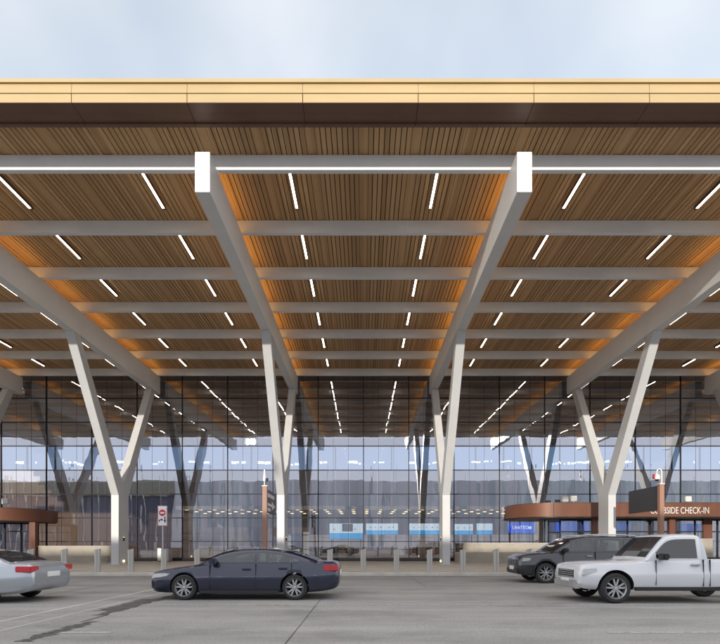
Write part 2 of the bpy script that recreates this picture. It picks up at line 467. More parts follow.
# Y columns
CY0, CY1 = 33.48, 34.90
c0 = None
prof_front = [(CY0, SLAB), (CY1, SLAB), (CY1, 4.75), (34.19, 5.5), (28.92, BZ0 - .0), (28.25, BZ0), (CY0, 4.75)]
for i in range(-2, 4):
    x = (i - .5) * BAY
    lab = 'tall white forked Y column, ' + pos_words(i)
    if c0 is None:
        c0 = thing('forked_column', lab, 'column', (x, 0, 0), 'white Y columns carrying the canopy')
        w = BW / 2 - .004
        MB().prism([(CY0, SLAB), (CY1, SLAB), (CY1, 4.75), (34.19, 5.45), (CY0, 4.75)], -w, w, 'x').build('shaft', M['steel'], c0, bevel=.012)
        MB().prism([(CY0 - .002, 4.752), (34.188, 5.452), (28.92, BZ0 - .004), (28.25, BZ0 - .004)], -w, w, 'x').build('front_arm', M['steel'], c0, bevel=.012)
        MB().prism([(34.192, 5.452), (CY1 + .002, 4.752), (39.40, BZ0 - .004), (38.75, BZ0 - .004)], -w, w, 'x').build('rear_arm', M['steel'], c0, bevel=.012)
        MB().box(-w - .12, w + .12, CY0 - .1, CY1 + .1, SLAB + .001, SLAB + .02).build('base_plate', M['steel'], c0)
        lp = MB()
        for s in (-1, 1):
            lp.box(s * (w + .03) - .03, s * (w + .03) + .03, 34.1, 34.22, 1.72, 1.95)
        lp.build('step_light', M['black'], c0)
        lg = MB()
        for s in (-1, 1):
            lg.box(s * (w + .03) - .026, s * (w + .03) + .026, 34.12, 34.20, 1.953, 1.965)
            lg.box(s * (w + .03) - .026, s * (w + .03) + .026, 34.08, 34.24, .30, .42)
        lg.build('lamp_lens', M['spot'], c0)
    else:
        copy_thing(c0, (x, 0, 0), lab)

# ceiling light bars
def make_bar(mat, lab, loc, group):
    t = thing('ceiling_light', lab, 'light bar', loc, group)
    MB().box(-.05, .05, -.03, 2.25, .012, .15).build('housing', M['soffit'], t)
    MB().box(-.042, .042, 0, 2.12, 0, .010).build('diffuser', mat, t)
    return t
LZ = CAM_Z + 1.263 * BAY
bar_out = bar_in = None
for k in range(12):
    if k == 6: continue
    ys_ = 18.68 + .657 * 5.551 * k * 1.0027
    for j in range(-6, 6):
        x = (j + .5) * BAY / 2
        side = 'left' if j < 0 else 'right'; n = (-j - 1) if j < 0 else j
        row = f'between the {ORD[k]} and {ORD[k + 1]} cross beams'
        if k < 6:
            lab = f'white light bar {row}, {ORD[n]} {side} of centre'
            grp = 'white light bars in the canopy ceiling'
            if bar_out is None: bar_out = make_bar(M['lamp'], lab, (x, ys_, LZ), grp)
            else: copy_thing(bar_out, (x, ys_, LZ), lab, grp)
        elif abs(j + .5) < 4:
            lab = f'indoor light bar {row}, {ORD[n]} {side} of centre'
            grp = 'light bars in the hall ceiling behind the glass'
            if bar_in is None: bar_in = make_bar(M['lamp_in'], lab, (x, ys_, LZ), grp)
            else: copy_thing(bar_in, (x, ys_, LZ), lab, grp)

# ------------------------------------------------------------------ glass wall
gw = thing('glass_wall', 'tall glass curtain wall with dark mullions across the terminal front', 'glass wall', (0, GLASS_Y, 0))
ZS = .42
hz = [px_z(p, GLASS_Y) for p in (554.0, 541.5, 518.0, 494.2, 470.2, 446.0, 422.2, 398.2, 374.5)]
hz[0] = ZS
PN = BAY / 3
px0 = -9
xcols = [(c) * PN for c in range(-10, 11)]
fh = MB()
for z in hz[1:]:
    fh.box(xcols[0], xcols[-1], -.05, .05, z - .03, z + .03)
fh.box(xcols[0], xcols[-1], -.12, .10, SLAB, ZS)
fh.build('transom', M['mullion'], gw)
fv = MB()
for x in xcols:
    fv.box(x - .03, x + .03, -.06, .12, ZS + .002, CEIL - .004)
fv.build('mullion', M['mullion'], gw)
ft = MB()
for i in range(len(xcols) - 1):
    for q in (1, 2):
        x = xcols[i] + PN * q / 3
        ft.box(x - .008, x + .008, -.008, .02, ZS + .002, CEIL - .01)
ft.build('glass_joint', M['mullion'], gw)
TILT = math.tan(R(.15))
edges = hz + [CEIL - .01]
for i in range(len(xcols) - 1):
    g = MB()
    for r in range(len(edges) - 1):
        z0, z1 = edges[r], edges[r + 1]
        for q in range(3):
            xa = xcols[i] + PN * q / 3; xb = xcols[i] + PN * (q + 1) / 3
            t = TILT * (z1 - z0) / 2
            jx = random.uniform(-.0012, .0012); jz = random.uniform(-.0012, .0012)
            g.face([(xa, t - jx + jz, z0), (xb, t + jx + jz, z0), (xb, -t + jx - jz, z1), (xa, -t - jx - jz, z1)])
    o = g.build('glass_panel', M['glass'], gw, fix=False)

# ------------------------------------------------------------------ hall behind the glass
struct(MB().face([(-52, GLASS_Y - .1, .16), (52, GLASS_Y - .1, .16), (52, 66, .16), (-52, 66, .16)]).build('floor', M['intfloor']))
hw = thing('hall_back_wall', 'brown panelled wall closing the hall behind the glass', 'wall', (0, 66, 0))
wv = MB()
for k in range(-28, 28):
    wv.box(k * 1.83 + .01, k * 1.83 + 1.82, 0, .2, .16, 11.3)
wv.build('panelling', M['intwall'], hw)
MB().box(-52, 52, 0, .2, 14.3, CEIL - .01).build('header', M['intwall'], hw)
ps = MB()
for k in range(-14, 15): ps.box(k * 3.66 - .08, k * 3.66 + .08, .02, .18, 11.302, 14.298)
ps.build('clerestory_post', M['dark'], hw)
MB().face([(-52, .1, 11.3), (52, .1, 11.3), (52, .1, 14.3), (-52, .1, 14.3)]).build('clerestory_pane', M['tint'], hw)
MB().box(-52, -20, -1.2, -.02, .16, 9.5).build('timber_cladding', M['wood'], hw)
mz = thing('hall_mezzanine', 'pale low soffit with rows of small downlights behind the glass', 'mezzanine', (0, 54, 0))
MB().box(-20, 40, 0, 11.9, 5.3, 5.6).build('slab', M['white'], mz)
MB().box(-20, 40, -.08, -.002, 5.22, 5.62).build('fascia_board', M['conc'], mz)
dl = MB()
for r in range(3):
    for k in range(40):
        x = -19.3 + k * 1.5
        dl.box(x, x + .35, .6 + r * 3.2, .85 + r * 3.2, 5.24, 5.295)
o = dl.build('downlight', M['spot'], mz); o['kind'] = 'stuff'
# check-in screens
scr = thing('check_in_screen', 'tmp', 'screen', (0, 0, 0), 'pale screens over the check-in desks')
SD = 48.0
def screen(px0_, px1_, py0, py1, lab, kind='w', marks=0, text=None):
    x0, x1 = px_x(px0_, SD), px_x(px1_, SD); z0, z1 = px_z(py1, SD), px_z(py0, SD)
    t = thing('check_in_screen', lab, 'screen', ((x0 + x1) / 2, SD, z0), 'screens over the check-in desks')
    w, h = (x1 - x0) / 2, z1 - z0
    MB().box(-w - .03, w + .03, .0, .12, -.03, h + .03).build('casing', M['black'], t)
    if kind == 'w':
        MB().box(-w, w, -.02, -.002, h * .38, h).build('pale_panel', M['scr_w'], t)
        MB().box(-w, w, -.021, -.003, 0, h * .375).build('cyan_band', M['scr_c'], t)
        if marks:
            mk = MB(); x = -w * .75
            while x < w * .8:
                l = random.uniform(.10, .3)
                for q in range(2): mk.box(x + q * .1, x + q * .1 + .05, -.028, -.022, h * .58, h * random.uniform(.64, .72))
                x += l + random.uniform(.25, .6)
            mk.build('lettering', M['darksign'], t)
    else:
        MB().box(-w, w, -.02, -.002, 0, h).build('blue_panel', M['scr_b'], t)
        if text:
            add_text(text, t, (-.1, -.03, h * .38), h * .32, M['scr_t'])
            MB().lathe([(.001, -.03), (h * .15, -.03), (h * .15, -.024)], (w * .62, 0, h * .5), 'y', 16).build('emblem', M['scr_t'], t)
    MB().box(-w * .9, -w * .9 + .1, .02, .1, .16 - z0, -.03).box(w * .9 - .1, w * .9, .02, .1, .16 - z0, -.03).build('leg', M['dark'], t)
    return t
def add_text(body, parent, loc, size, mat, align='CENTER', ext=.006, name='lettering', rot=(math.pi / 2, 0, 0)):
    cu = bpy.data.curves.new(name, 'FONT'); cu.body = body; cu.size = size * 1.38; cu.align_x = align; cu.extrude = ext
    cu.materials.append(mat); cu.resolution_u = 4
    tmp = bpy.data.objects.new(name, cu); COL.objects.link(tmp)
    dg = bpy.context.evaluated_depsgraph_get(); dg.update()
    me = bpy.data.meshes.new_from_object(tmp.evaluated_get(dg)); bpy.data.objects.remove(tmp)
    o = bpy.data.objects.new(name, me); COL.objects.link(o); o.parent = parent
    o.location = loc; o.rotation_euler = rot
    return o
bpy.data.objects.remove(scr)
screen(329.5, 363, 523.5, 539, 'pale glowing check-in screen, leftmost of the row, with dark square', 'w', 1)
s_ = screen(366, 398, 523.5, 534.5, 'wide white and cyan check-in screen, second from the left', 'w', 1)
screen(409, 441, 523.5, 534.5, 'white and cyan check-in screen left of the right central column', 'w', 1)
screen(454.5, 473, 524, 534.5, 'narrow white and cyan check-in screen right of the right central column', 'w', 1)
screen(476.5, 492.5, 523.5, 534.5, 'narrow white and cyan screen nearest the blue screens', 'w', 0)
screen(508, 535, 522.5, 533, 'royal blue screen with white word, leftmost blue one', 'b', 0, 'UNITED')
screen(556, 577, 522, 532, 'royal blue screen under the rust canopy, second blue one', 'b')
screen(580, 594, 522, 532, 'royal blue screen just left of the right forked column', 'b')
screen(617, 635, 523, 530, 'dull blue screen just right of the right forked column', 'b')
screen(680, 700, 524, 531, 'blue screen at the right under the check-in lettering', 'b')
tv = tag(MB().box(-.5, .5, 0, .08, 0, .72).build('wall_monitor', M['darksign'], None, bevel=.01), 'small dark monitor hung before the leftmost pale screen', 'monitor')
tv.location = (px_x(347.5, SD - .5), SD - .5, px_z(531.5, SD - .5))
# desks
def desk(x0, x1, y, lab, mat='counter', h=1.15):
    t = thing('check_in_desk', lab, 'desk', ((x0 + x1) / 2, y, .16), 'check-in desks behind the glass')
    w = (x1 - x0) / 2
    fr = MB(); n = max(2, int(w / .9))
    for k in range(n):
        a = -w + 2 * w * k / n; fr.box(a + .02, a + 2 * w / n - .02, 0, .7, .06, h - .05)
    fr.box(-w, w, .05, .65, 0, .06)
    fr.build('front_panel', M[mat], t); MB().box(-w - .05, w + .05, -.1, .75, h - .045, h).build('desk_top', M['white'], t)
    return t
desk(-16.2, -10.6, 50, 'brown wooden desk left of the left sign post')
desk(-9.6, -6.2, 52, 'brown wooden desk behind the left central column')
desk(-2.8, 3.2, 46.5, 'long brown desk under the leftmost pale screens')
desk(4.2, 7.6, 46.5, 'brown desk under the screen left of the right central column')
desk(8.6, 13.0, 46.5, 'brown desk under the narrow pale screens')
desk(14.0, 21.5, 46.5, 'brown desk under the royal blue screens')
bw = tag(MB().box(-7.5, 7.5, 0, .2, 0, 3.2).build('timber_partition', M['wood'], None), 'dark brown timber partition behind the desks, left of the pale screens', 'partition')
bw.location = (-13.5, 55, .165)
kp = thing('information_kiosk', 'dark blue information kiosk with pale side panels beside the left central column', 'kiosk', (px_x(297, 47), 47, .165))
MB().box(-.55, .55, 0, .5, 0, 2.4).build('kiosk_body', M['navy'], kp, bevel=.02)
MB().box(.56, 1.1, .05, .45, 0, 2.5).box(-1.1, -.56, .05, .45, 0, 2.3).build('side_panel', M['signface'], kp, bevel=.02)
# rope stanchions just inside
def stanchion(x, y, lab):
    t = thing('queue_stanchion', lab, 'stanchion', (x, y, .165), 'queue stanchions behind the glass')
    MB().lathe([(.001, 0), (.17, 0), (.17, .03), (.03, .05), (.03, .95), (.045, .96), (.045, 1.03), (.001, 1.03)], seg=12).build('post', M['dark'], t, smooth=True)
    MB().box(-.9, .9, -.01, .01, .88, .94).build('belt', M['black'], t)
for k in range(10):
    stanchion(-8.2 + k * 1.85, 43.2, f'dark belt stanchion inside the glass, {ORD[k]} from the left')

# ------------------------------------------------------------------ rust coloured entrance canopies
def rounded_front(x0, x1, yf, yb, r_left, r_right, n=14):
    pts = [(x0, yb)]
    if r_left:
        for i in range(n + 1):
            a = math.pi + (math.pi / 2) * i / n
            pts.append((x0 + r_left[0] + r_left[0] * math.cos(a), yf + r_left[1] + r_left[1] * math.sin(a)))
    else: pts.append((x0, yf))
    if r_right:
        for i in range(n + 1):
            a = 1.5 * math.pi + (math.pi / 2) * i / n
            pts.append((x1 - r_right[0] + r_right[0] * math.cos(a), yf + r_right[1] + r_right[1] * math.sin(a)))
    else: pts.append((x1, yf))
    pts.append((x1, yb)); return pts
def portal(lab, x0, x1, yf, rl, rr, z0, z1, posts, name='entrance_canopy'):
    t = thing(name, lab, 'entrance canopy', (0, 0, 0))
    poly = rounded_front(x0, x1, yf, GLASS_Y - .14, rl, rr)
    MB().prism(poly, z0, z1, 'z').build('fascia_band', M['rust'], t, smooth=30)
    inner = rounded_front(x0 + .12, x1 - .12, yf + .12, GLASS_Y - .15, rl, rr)
    MB().prism(inner, z0 - .06, z0 - .004, 'z').build('soffit', M['dark'], t)
    MB().prism(inner, z1 + .003, z1 + .05, 'z').build('roof_trim', M['dark'], t)
    js = MB()
    for k in range(int((x1 - x0) / 2.4)):
        x = x0 + 2.6 + k * 2.4
        if x < x1 - .6: js.box(x - .008, x + .008, yf - .003, yf + .02, z0 + .02, z1 - .02)
    js.build('panel_joint', M['dark'], t)
    for (x, y, w) in posts:
        MB().box(x - w / 2, x + w / 2, y, y + .35, SLAB, z0 - .062).build('post', M['rust'], t, bevel=.01)
    return t
left_p = portal('rust coloured entrance canopy with curved end at the far left', -44, px_x(57, 40.6), 36.3, None, (2.6, 3.6), 3.22, 4.14,
                [(px_x(32, 38), 38, .45)])
right_p = portal('long rust coloured canopy lettered CURBSIDE CHECK-IN at the right', px_x(507, 40.2), 44, 37.2, (3.2, 3.2), None, 3.54, 4.54,
                 [(px_x(595.5, 38.2), 38.2, .40), (px_x(672.5, 38), 38, .45), (px_x(708, 39.5), 39.5, .7), (px_x(637, 39.8), 39.8, .6)])
tx = add_text('CURBSIDE CHECK-IN', right_p, (px_x(650, 37.2), 37.185, px_z(513.6, 37.2)), .50, M['white'], 'LEFT', .015)
bpy.context.view_layer.update()
wtx = tx.dimensions.x
tx.scale = ((px_x(708.5, 37.2) - px_x(650, 37.2)) / max(wtx, .1), 1, 1)
# inner glass screens and doors of the entrances
def door_set(x0, x1, y, z1, n, lab):
    t = thing('entrance_door', lab, 'glass doors', (0, y, 0))
    fr = MB(); w = (x1 - x0) / n
    for k in range(n + 1): fr.box(x0 + k * w - .05, x0 + k * w + .05, -.06, .06, SLAB + .002, z1)
    fr.box(x0, x1, -.05, .05, z1 - .12, z1 - .002); fr.box(x0, x1, -.05, .05, 2.45, 2.53); fr.box(x0, x1, -.05, .05, SLAB + .002, .35)
    fr.build('door_frame', M['mullion'], t)
    g = MB()
    for k in range(n): g.face([(x0 + k * w + .05, 0, .35), (x0 + (k + 1) * w - .05, random.uniform(-.01, .01), .35), (x0 + (k + 1) * w - .05, 0, z1 - .12), (x0 + k * w + .05, 0, z1 - .12)])
    g.build('door_glass', M['glass'], t, fix=False)
    return t
door_set(-40, px_x(38, 38.6), 38.6, 3.15, 12, 'glass entrance doors under the left rust canopy')
door_set(px_x(560, 39.6), 40, 39.6, 3.46, 14, 'glass check-in doors under the right rust canopy')
# small white fittings on the canopies
def cam_box(px, py, d, lab):
    t = thing('floodlight', lab, 'floodlight', (px_x(px, d), d, px_z(py, d)), 'small white fittings on the rust canopies')
    MB().box(-.24, .24, -.1, .14, .10, .52).build('lamp_head', M['white'], t, bevel=.03)
    MB().box(-.05, .05, -.02, .05, -.02, .11).build('bracket', M['galv'], t)
cam_box(5.5, 505.4, 38, 'small white floodlight on the left rust canopy')
cam_box(565, 503.0, 39, 'small white floodlight on the right canopy, leftmost of three')
cam_box(573.5, 502.6, 39.2, 'small white floodlight on the right canopy, middle of three')
cam_box(688, 503.0, 39, 'small white floodlight above the CHECK-IN lettering')

# ------------------------------------------------------------------ concrete planter walls
def wall(lab, x0, x1, yf, yb, h, rl, rr, step=None):
    t = thing('concrete_wall', lab, 'low wall', (0, 0, 0))
    MB().prism(rounded_front(x0, x1, yf, yb, rl, rr), SLAB - .01, h, 'z').build('wall_body', M['conc'], t, smooth=30, bevel=.0)
    MB().prism(rounded_front(x0 - .02, x1 + .02, yf - .02, yb, rl, rr), h + .003, h + .05, 'z').build('coping', M['kerb'], t, smooth=30)
    if step:
        a0, a1, dy, hh = step
        MB().prism(rounded_front(a0, a1, yf - dy, yf - .004, (.6, dy * .9), (.6, dy * .9)), SLAB - .01, hh, 'z').build('bench_step', M['conc'], t, smooth=30)
    return t
wall('low beige concrete wall beside the left rust canopy', px_x(35, 38.4), px_x(114, 38.4), 38.2, 39.6, 1.33, (.5, 1.2), (.5, 1.2), (-23.5, -19.2, .5, .62))
wall('beige concrete wall with curved end behind the dark parked car', px_x(466, 38), px_x(562, 38), 37.6, 39.2, 1.55, (.9, 1.4), (.9, 1.4), (px_x(456, 37), px_x(545, 37), .8, .92))
wall('tall beige concrete wall under the CURBSIDE CHECK-IN canopy', px_x(603, 37.6), px_x(668, 37.6), 36.9, 38.0, 1.86, (.5, .9), (.5, .9))
wall('beige concrete wall right of the rust post', px_x(684, 37.6), px_x(711, 37.6), 36.9, 38.0, 1.86, (.5, .9), (.5, .9))

# ------------------------------------------------------------------ bollards
BOL_Y = 24.2
bs = None
n0 = px_x(-2, BOL_Y); sp = 33.2 / FPX * BOL_Y
near = {5: 'under the white prohibition sign', 9: 'just right of the left central column', 13: 'left of the right central column', 14: 'right of the right central column', 15: 'just in front of the dark parked car', 3: 'left of the left forked column', 4: 'right of the left forked column'}
for k in range(22):
    lab = f'short steel bollard with slanted cap at the kerb, {ORD[k]} from the left'
    if k in near: lab = 'short steel bollard with slanted cap ' + near[k]
    if bs is None:
        bs = thing('bollard', lab, 'bollard', (n0, BOL_Y, SLAB), 'steel bollards along the kerb')
        r = .137; sg = 28; mb = MB()
        mb.lathe([(r + .03, 0), (r + .03, .012), (r, .014), (r, .98)], seg=sg)
        mb.build('sleeve', M['bollard'], bs, smooth=40)
        cp = MB(); n_ = len(cp.v); ring0 = []; ring1 = []
        for i in range(sg):
            a = 2 * math.pi * i / sg; x, y = (r + .006) * math.cos(a), (r + .006) * math.sin(a)
            ring0.append((x, y, .98)); ring1.append((x, y, 1.07 + .035 * (x / r)))
        for i in range(sg):
            j = (i + 1) % sg; cp.face([ring0[i], ring0[j], ring1[j], ring1[i]], 0)
        cp.face(ring1, 1); cp.face(ring0[::-1], 0)
        cp.build('cap', [M['bollard'], M['cap']], bs)
    else:
        copy_thing(bs, (n0 + k * sp, BOL_Y, SLAB), lab)

# ------------------------------------------------------------------ signs, posts, box
sd = 25.0
sg_ = thing('street_sign', 'white upright prohibition sign with red octagon and black figures on thin pole', 'sign', (px_x(162.8, sd), sd, SLAB))
MB().tube([(0, 0, 0), (0, 0, 3.1)], .03, 10).build('pole', M['galv'], sg_, smooth=True)
z0, z1 = px_z(526.0, sd) - SLAB, px_z(506.0, sd) - SLAB; hw_ = .235
MB().box(-hw_, hw_, -.055, -.035, z0, z1).build('sign_panel', M['signface'], sg_, bevel=.006)
bd = MB(); e = .018; q = -.0585
for (a, b_, c, d) in ((-hw_ + .01, hw_ - .01, z0 + .01, z0 + .01 + e), (-hw_ + .01, hw_ - .01, z1 - .01 - e, z1 - .01), (-hw_ + .01, -hw_ + .01 + e, z0 + .03, z1 - .03), (hw_ - .01 - e, hw_ - .01, z0 + .03, z1 - .03)):
    bd.box(a, b_, q, -.056, c, d)
bd.build('border', M['red'], sg_)
oc = MB(); cz = z1 - .34
oc.prism([(.17 * math.cos(R(22.5 + 45 * i)), cz + .17 * math.sin(R(22.5 + 45 * i))) for i in range(8)], -.0595, -.056, 'y')
oc.build('octagon', M['red'], sg_)
MB().box(-.10, .10, -.0625, -.06, cz - .04, cz + .04).build('bar', M['signface'], sg_)
fg = MB()
zc = z0 + .22
fg.box(-.17, .03, -.0595, -.056, zc + .05, zc + .09).box(-.18, -.13, -.0595, -.056, zc - .02, zc + .05).box(-.08, .0, -.0595, -.056, zc + .095, zc + .14)
fg.box(.10, .15, -.0595, -.056, zc - .06, zc + .16).box(.06, .20, -.0595, -.056, zc + .02, zc + .05)
fg.prism([(.125 + .04 * math.cos(R(45 * i)), zc + .205 + .04 * math.sin(R(45 * i))) for i in range(8)], -.0595, -.056, 'y')
fg.build('figure', M['black'], sg_)

bx = thing('litter_bin', 'square pale metal bin against the glass behind the street sign', 'bin', (px_x(163, 39.3), 39.3, SLAB))
MB().box(-.44, .44, 0, .8, .05, 1.02).build('bin_body', M['bollard'], bx, bevel=.02)
MB().box(-.46, .46, -.02, .82, 1.023, 1.07).build('lid', M['cap'], bx, bevel=.01)
MB().box(-.42, .42, .03, .77, 0, .049).build('plinth', M['black'], bx)

def blade_post(lab, X, D, ztop, y0, y1, zb, zt, front=True, marks=False):
    t = thing('sign_post', lab, 'sign post', (X, D, SLAB), 'rust coloured wayfinding posts')
    MB().box(-.12, .12, -.12, .12, 0, ztop - SLAB).build('post', M['rustlit'], t, bevel=.012)
    MB().box(-.14, .14, -.14, .14, ztop - SLAB + .002, ztop - SLAB + .05).build('post_cap', M['white'], t)
    MB().box(-.07, .07, y0, y1, zb - SLAB, zt - SLAB).build('sign_blade', M['darksign'], t, bevel=.01)
    if marks:
        mk = MB(); x = .0735
        h = zt - zb; b = zb - SLAB
        mk.box(.071, x, y0 + .25, y0 + 2.3, b + h * .68, b + h * .84)
        mk.box(.071, x, y0 + .25, y0 + 1.5, b + h * .30, b + h * .42)
        mk.prism([(y0 + 1.5, b + h * .16), (y0 + 2.6, b + h * .36), (y0 + 1.5, b + h * .56)], .071, x, 'x')
        mk.box(.071, x, y0 + .25, y0 + 1.1, b + h * .08, b + h * .22)
        mk.build('sign_marking', M['white'], t)
    return t
p1 = blade_post('rust coloured post with dark sign blade left of the left central column', px_x(265.0, 27), 27, px_z(486.5, 27), .125, 3.0, px_z(512, 27), px_z(488.5, 27), marks=True)
cm = MB(); zt = px_z(486.5, 27) - SLAB + .05
cm.tube([(-.03, 0, zt), (-.03, 0, zt + .80)], .035, 8)
cm.prism([(-.10, zt + .25), (.06, zt + .25), (.0, zt + .85), (-.05, zt + .85)], -.05, .05, 'y')
cm.build('camera_mast', M['white'], p1)
MB().lathe([(.001, -.12), (.07, -.10), (.085, 0), (.07, .06), (.001, .07)], (.10, -.02, zt + .33), 'z', 14).build('camera_dome', M['black'], p1, smooth=True)
D2 = 27.0
p2 = blade_post('rust coloured post with blank dark sign blade right of the right forked column', px_x(660.8, D2), D2, px_z(484.5, D2), .125, 3.15, px_z(510.2, D2), px_z(485.3, D2))
zt = px_z(484.5, D2) - SLAB + .05
cm = MB()
cm.tube([(.05, 0, zt), (.05, 0, zt + .62), (.0, 0, zt + .76), (-.10, 0, zt + .78), (-.2, 0, zt + .70), (-.22, 0, zt + .5)], .035, 8)
cm.build('camera_mast', M['white'], p2, smooth=True)
MB().lathe([(.001, 0), (.14, 0), (.15, .12), (.10, .26), (.001, .3)], (-.20, 0, zt + .22), 'z', 14).build('camera_housing', M['white'], p2, smooth=True)
MB().lathe([(.001, -.11), (.07, -.09), (.11, -.002), (.001, -.001)], (-.20, 0, zt + .22), 'z', 14).build('camera_dome', M['black'], p2, smooth=True)
MB().box(-.40, -.36, -.08, .08, zt + .25, zt + .5).box(-.36, -.34, -.03, .03, zt + .32, zt + .40).build('camera_sensor', M['red'], p2)

# ------------------------------------------------------------------ vehicles
def lerp_keys(keys, x):
    if x <= keys[0][0]: return keys[0][1:]
    for a, b in zip(keys, keys[1:]):
        if x <= b[0]:
            t = (x - a[0]) / (b[0] - a[0]); 
            return tuple(p + (q - p) * t for p, q in zip(a[1:], b[1:]))
    return keys[-1][1:]
def smooth_keys(keys, n=60):
    # Catmull-Rom resample (x monotone)
    out = []
    for i in range(len(keys) - 1):
        p0 = keys[max(i - 1, 0)]; p1 = keys[i]; p2 = keys[i + 1]; p3 = keys[min(i + 2, len(keys) - 1)]
        m = max(2, int(n * (p2[0] - p1[0]) / (keys[-1][0] - keys[0][0])) + 2)
        for s in range(m):
            t = s / m; x = p1[0] + (p2[0] - p1[0]) * t; v = [x]
            for c in range(1, len(p1)):
                d1 = (p2[c] - p0[c]) / max(1e-6, p2[0] - p0[0]) * (p2[0] - p1[0])
                d2 = (p3[c] - p1[c]) / max(1e-6, p3[0] - p1[0]) * (p2[0] - p1[0])
                h = p2[c] - p1[c]
                if abs(h) < 1e-6: d1 = d2 = 0
                lim = 3 * abs(h); d1 = max(-lim, min(lim, d1)); d2 = max(-lim, min(lim, d2))
                v.append((2 * t**3 - 3 * t**2 + 1) * p1[c] + (t**3 - 2 * t**2 + t) * d1 + (-2 * t**3 + 3 * t**2) * p2[c] + (t**3 - t**2) * d2)
            out.append(tuple(v))
    out.append(tuple(keys[-1])); return out
def loft(rings, name, mats, parent, smooth=40):
    mb = MB(); k = len(rings[0])
    for r in rings: mb.v += r
    for i in range(len(rings) - 1):
        for j in range(k):
            q = (j + 1) % k
            mb.f.append((i * k + j, i * k + q, (i + 1) * k + q, (i + 1) * k + j)); mb.mi.append(0)
    mb.f.append(tuple(reversed(range(k)))); mb.mi.append(0)
    e = (len(rings) - 1) * k
    mb.f.append(tuple(e + j for j in range(k))); mb.mi.append(0)
    return mb.build(name, mats, parent, smooth=smooth)
def ring(x, half):
    return [(x, y, z) for y, z in half] + [(x, -y, z) for y, z in reversed(half) if abs(y) > 1e-6]
def cut(o, cutter):
    m = o.modifiers.new('b', 'BOOLEAN'); m.operation = 'DIFFERENCE'; m.object = cutter; m.material_mode = 'TRANSFER'; m.solver = 'EXACT'
    dg = bpy.context.evaluated_depsgraph_get(); dg.update()
    me = bpy.data.meshes.new_from_object(o.evaluated_get(dg))
    o.modifiers.clear(); o.data = me
    bpy.data.objects.remove(cutter)
def wheel(parent, x, y, r, out):
    w = .235; s = -1 if out < 0 else 1
    mb = MB().lathe([(r * .66, -w / 2), (r * .90, -w / 2), (r * .985, -w / 2 + .03), (r, -w / 2 + .06), (r, w / 2 - .06), (r * .985, w / 2 - .03), (r * .90, w / 2), (r * .66, w / 2)], (0, 0, 0), 'y', 40)
    t = mb.build('wheel', M['rubber'], parent, smooth=40); t.location = (x, y, r)
    rm = MB(); f = s * (w / 2 - .02)
    rm.lathe([(r * .665, s * w / 2 * .98), (r * .70, s * w / 2 * 1.01), (r * .66, s * (w / 2 - .015)), (r * .60, s * (w / 2 - .07)), (r * .60, -s * w / 2 * .8)], (0, 0, 0), 'y', 40)
    rm.lathe([(.001, f + s * .005), (r * .12, f), (r * .15, f - s * .04)], (0, 0, 0), 'y', 20)
    for k in range(10):
        a = 2 * math.pi * (k // 2) / 5 + (.16 if k % 2 else -.16) + .3
        a2 = 2 * math.pi * (k // 2) / 5 + (.25 if k % 2 else -.25) + .3
        c1, s1, c2, s2 = math.cos(a), math.sin(a), math.cos(a2), math.sin(a2)
        hw2 = .020
        n1 = (-s1, c1); n2 = (-s2, c2)
        A = (r * .10 * c1, r * .10 * s1); B = (r * .62 * c2, r * .62 * s2)
        P = [(A[0] - n1[0] * hw2, A[1] - n1[1] * hw2), (A[0] + n1[0] * hw2, A[1] + n1[1] * hw2), (B[0] + n2[0] * hw2, B[1] + n2[1] * hw2), (B[0] - n2[0] * hw2, B[1] - n2[1] * hw2)]
        rm.prism(P, f - s * .045, f - s * .004, 'y')
    rm.build('rim', M['alloy'], t, smooth=35)
    MB().lathe([(.001, 0), (r * .55, 0), (r * .55, .02), (.001, .02)], (0, f - s * .09, 0), 'y', 28).build('brake_disc', M['liner'], t)
